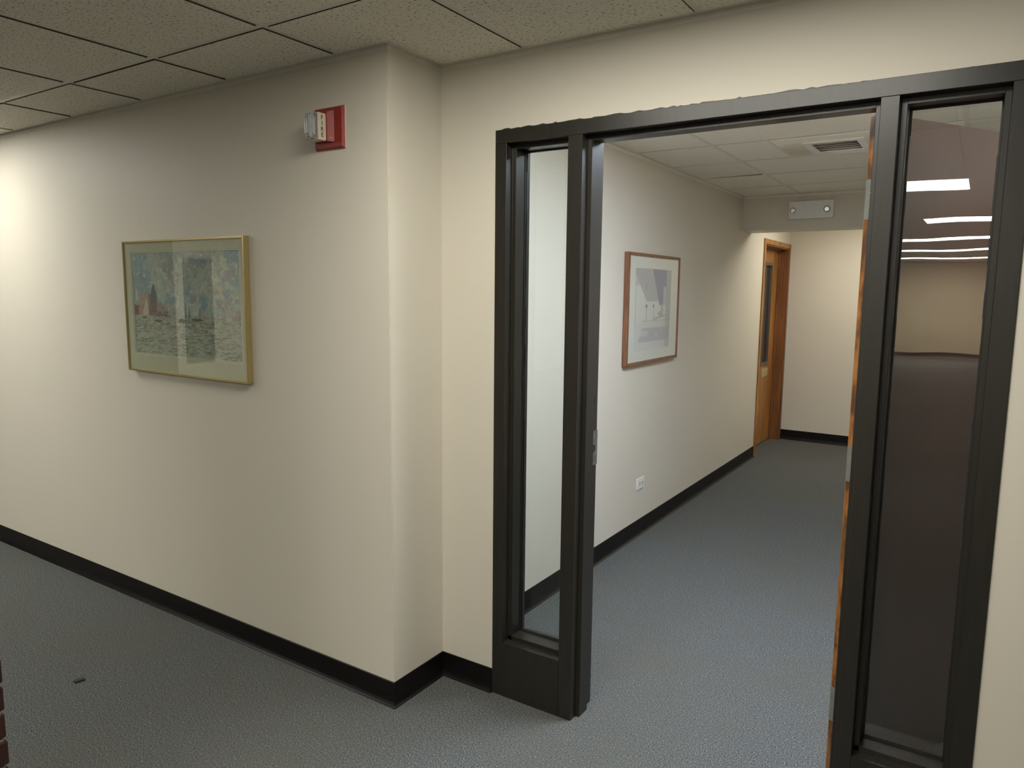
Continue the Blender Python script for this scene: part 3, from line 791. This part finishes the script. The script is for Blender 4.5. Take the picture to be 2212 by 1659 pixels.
text_mesh('F\nI\nR\nE', 0.0225, M_black, fa, mw)
bm = NB(); cyl(bm, (-2.060, YA - 0.0245, 2.148), (0.77, -0.64, 0), 0.003, 0.0028, 0.0016, 10); obj('screw', bm, M_steel, fa)
place(fa)

# ------------------------------------------------------------------ outlet
ol = thing('wall_outlet', 'white double electrical outlet low on the corridor wall', 'outlet', (CX, 4.365, 0.352))
bm = NB(); bx(bm, CX, CX + 0.006, 4.305, 4.425, 0.315, 0.390); obj('cover_plate', bm, M_white, ol, 0.002, 2)
for yc in (4.345, 4.385):
    rc = box('receptacle', CX + 0.006, CX + 0.0085, yc - 0.017, yc + 0.017, 0.336, 0.369, plain('receptacle_plastic', (0.56, 0.55, 0.51), 0.5), ol, 0.001, 1)
    for zc_ in (0.346, 0.359):
        box('slot', CX + 0.0085, CX + 0.0088, yc - 0.006, yc + 0.004, zc_ - 0.0012, zc_ + 0.0012, M_dark, rc)
    bm = NB(); cyl(bm, (CX + 0.0084, yc + 0.010, 0.3525), (1, 0, 0), 0.0025, 0.0025, 0.0005, 8); obj('slot', bm, M_dark, rc)
bm = NB(); cyl(bm, (CX + 0.006, 4.365, 0.3525), (1, 0, 0), 0.0028, 0.0025, 0.001, 10); obj('screw', bm, M_steel, ol)
place(ol)

# ------------------------------------------------------------------ emergency light
el = thing('emergency_light', 'white boxed emergency light with two round lamps on the soffit', 'emergency light', (-1.266, YS, 2.278))
bm = NB(); bx(bm, -1.437, -1.096, YS - 0.055, YS, 2.209, 2.347); obj('housing', bm, M_white, el, 0.004, 2)
for xc, rr in ((-1.402, 0.023), (-1.141, 0.026)):
    bm = NB(); cyl(bm, (xc, YS - 0.055, 2.277), (0, -1, -0.15), rr * 0.8, rr, 0.018, 24)
    lh = obj('lamp_head', bm, M_steel, el)
    bm = NB(); cyl(bm, (xc, YS - 0.0725, 2.2742), (0, -1, -0.15), rr * 0.88, rr * 0.6, 0.005, 24)
    obj('lamp_lens', bm, M_chrome, lh)
place(el)

# ------------------------------------------------------------------ scrap on the carpet
bm = NB()
A = [(-3.003, 1.359), (-2.984, 1.357), (-2.975, 1.392), (-3.000, 1.398)]
prism(bm, A, 'z', 0.0, 0.008)
tag(obj('litter_scrap', bm, plain('dark_litter', (0.018, 0.016, 0.013), 0.7)), 'tiny dark scrap lying on the carpet at left', 'litter')

# ------------------------------------------------------------------ brick pillar at the left edge of the view
bp = thing('brick_pillar', 'dark red brick pillar at the left edge of the room', 'pillar', (-2.06, 0.49, 0))
cxp, cyp = -1.857 - 0.1985, 0.688 - 0.1985
hw = 0.1985
box('mortar', cxp - hw + 0.006, cxp + hw - 0.006, cyp - hw + 0.006, cyp + hw - 0.006, 0, ZC, M_mortar, bp)
bl, bd, bh, jt = 0.1935, 0.092, 0.0577, 0.010
bm = NB(); bx(bm, -bl / 2, bl / 2, -bd / 2, bd / 2, -bh / 2, bh / 2)
proto = obj('brick', bm, M_brick, bp, 0.003, 1)
first = True
n = int(ZC / 0.0677)
for k in range(n):
    z = 0.0677 * k + 0.0338 - 0.001
    spots = []
    for s in range(4):
        for q in (0, 1):
            a = -hw + bl / 2 + q * (bl + jt) if True else 0
            off = hw - bd / 2
            if s == 0: spots.append((cxp + a, cyp + off, 0))
            elif s == 2: spots.append((cxp + a, cyp - off, 0))
    # sides filled by shorter runs between the two faces, flipped every other course
    for s in (-1, 1):
        spots.append((cxp + s * (hw - bd / 2), cyp, 1))
    for (x, y, t) in spots:
        ox, oy = x - cxp, y - cyp
        if k % 2:
            ox, oy = -oy, ox
        o = proto if first else proto.copy()
        if not first: COL.objects.link(o)
        first = False
        o.parent = bp
        o.location = (cxp + ox + random.uniform(-.0012, .0012), cyp + oy + random.uniform(-.0012, .0012), z)
        o.rotation_euler = (0, 0, (math.pi / 2 if (t + k) % 2 else 0))
place(bp)

# ------------------------------------------------------------------ what the glass reflects at the far left: a narrow dark window
w1 = thing('window_1', 'narrow dark window in the far left wall', None, (XL, -1.12, 1.3), kind='structure')
ring('frame', -1.295, -0.945, 0.76, 1.92, 0.03, XL, XL + 0.02, M_frame, w1, 'x')
box('pane', XL + 0.002, XL + 0.008, -1.265, -0.975, 0.79, 1.89, M_dark, w1)
place(w1)
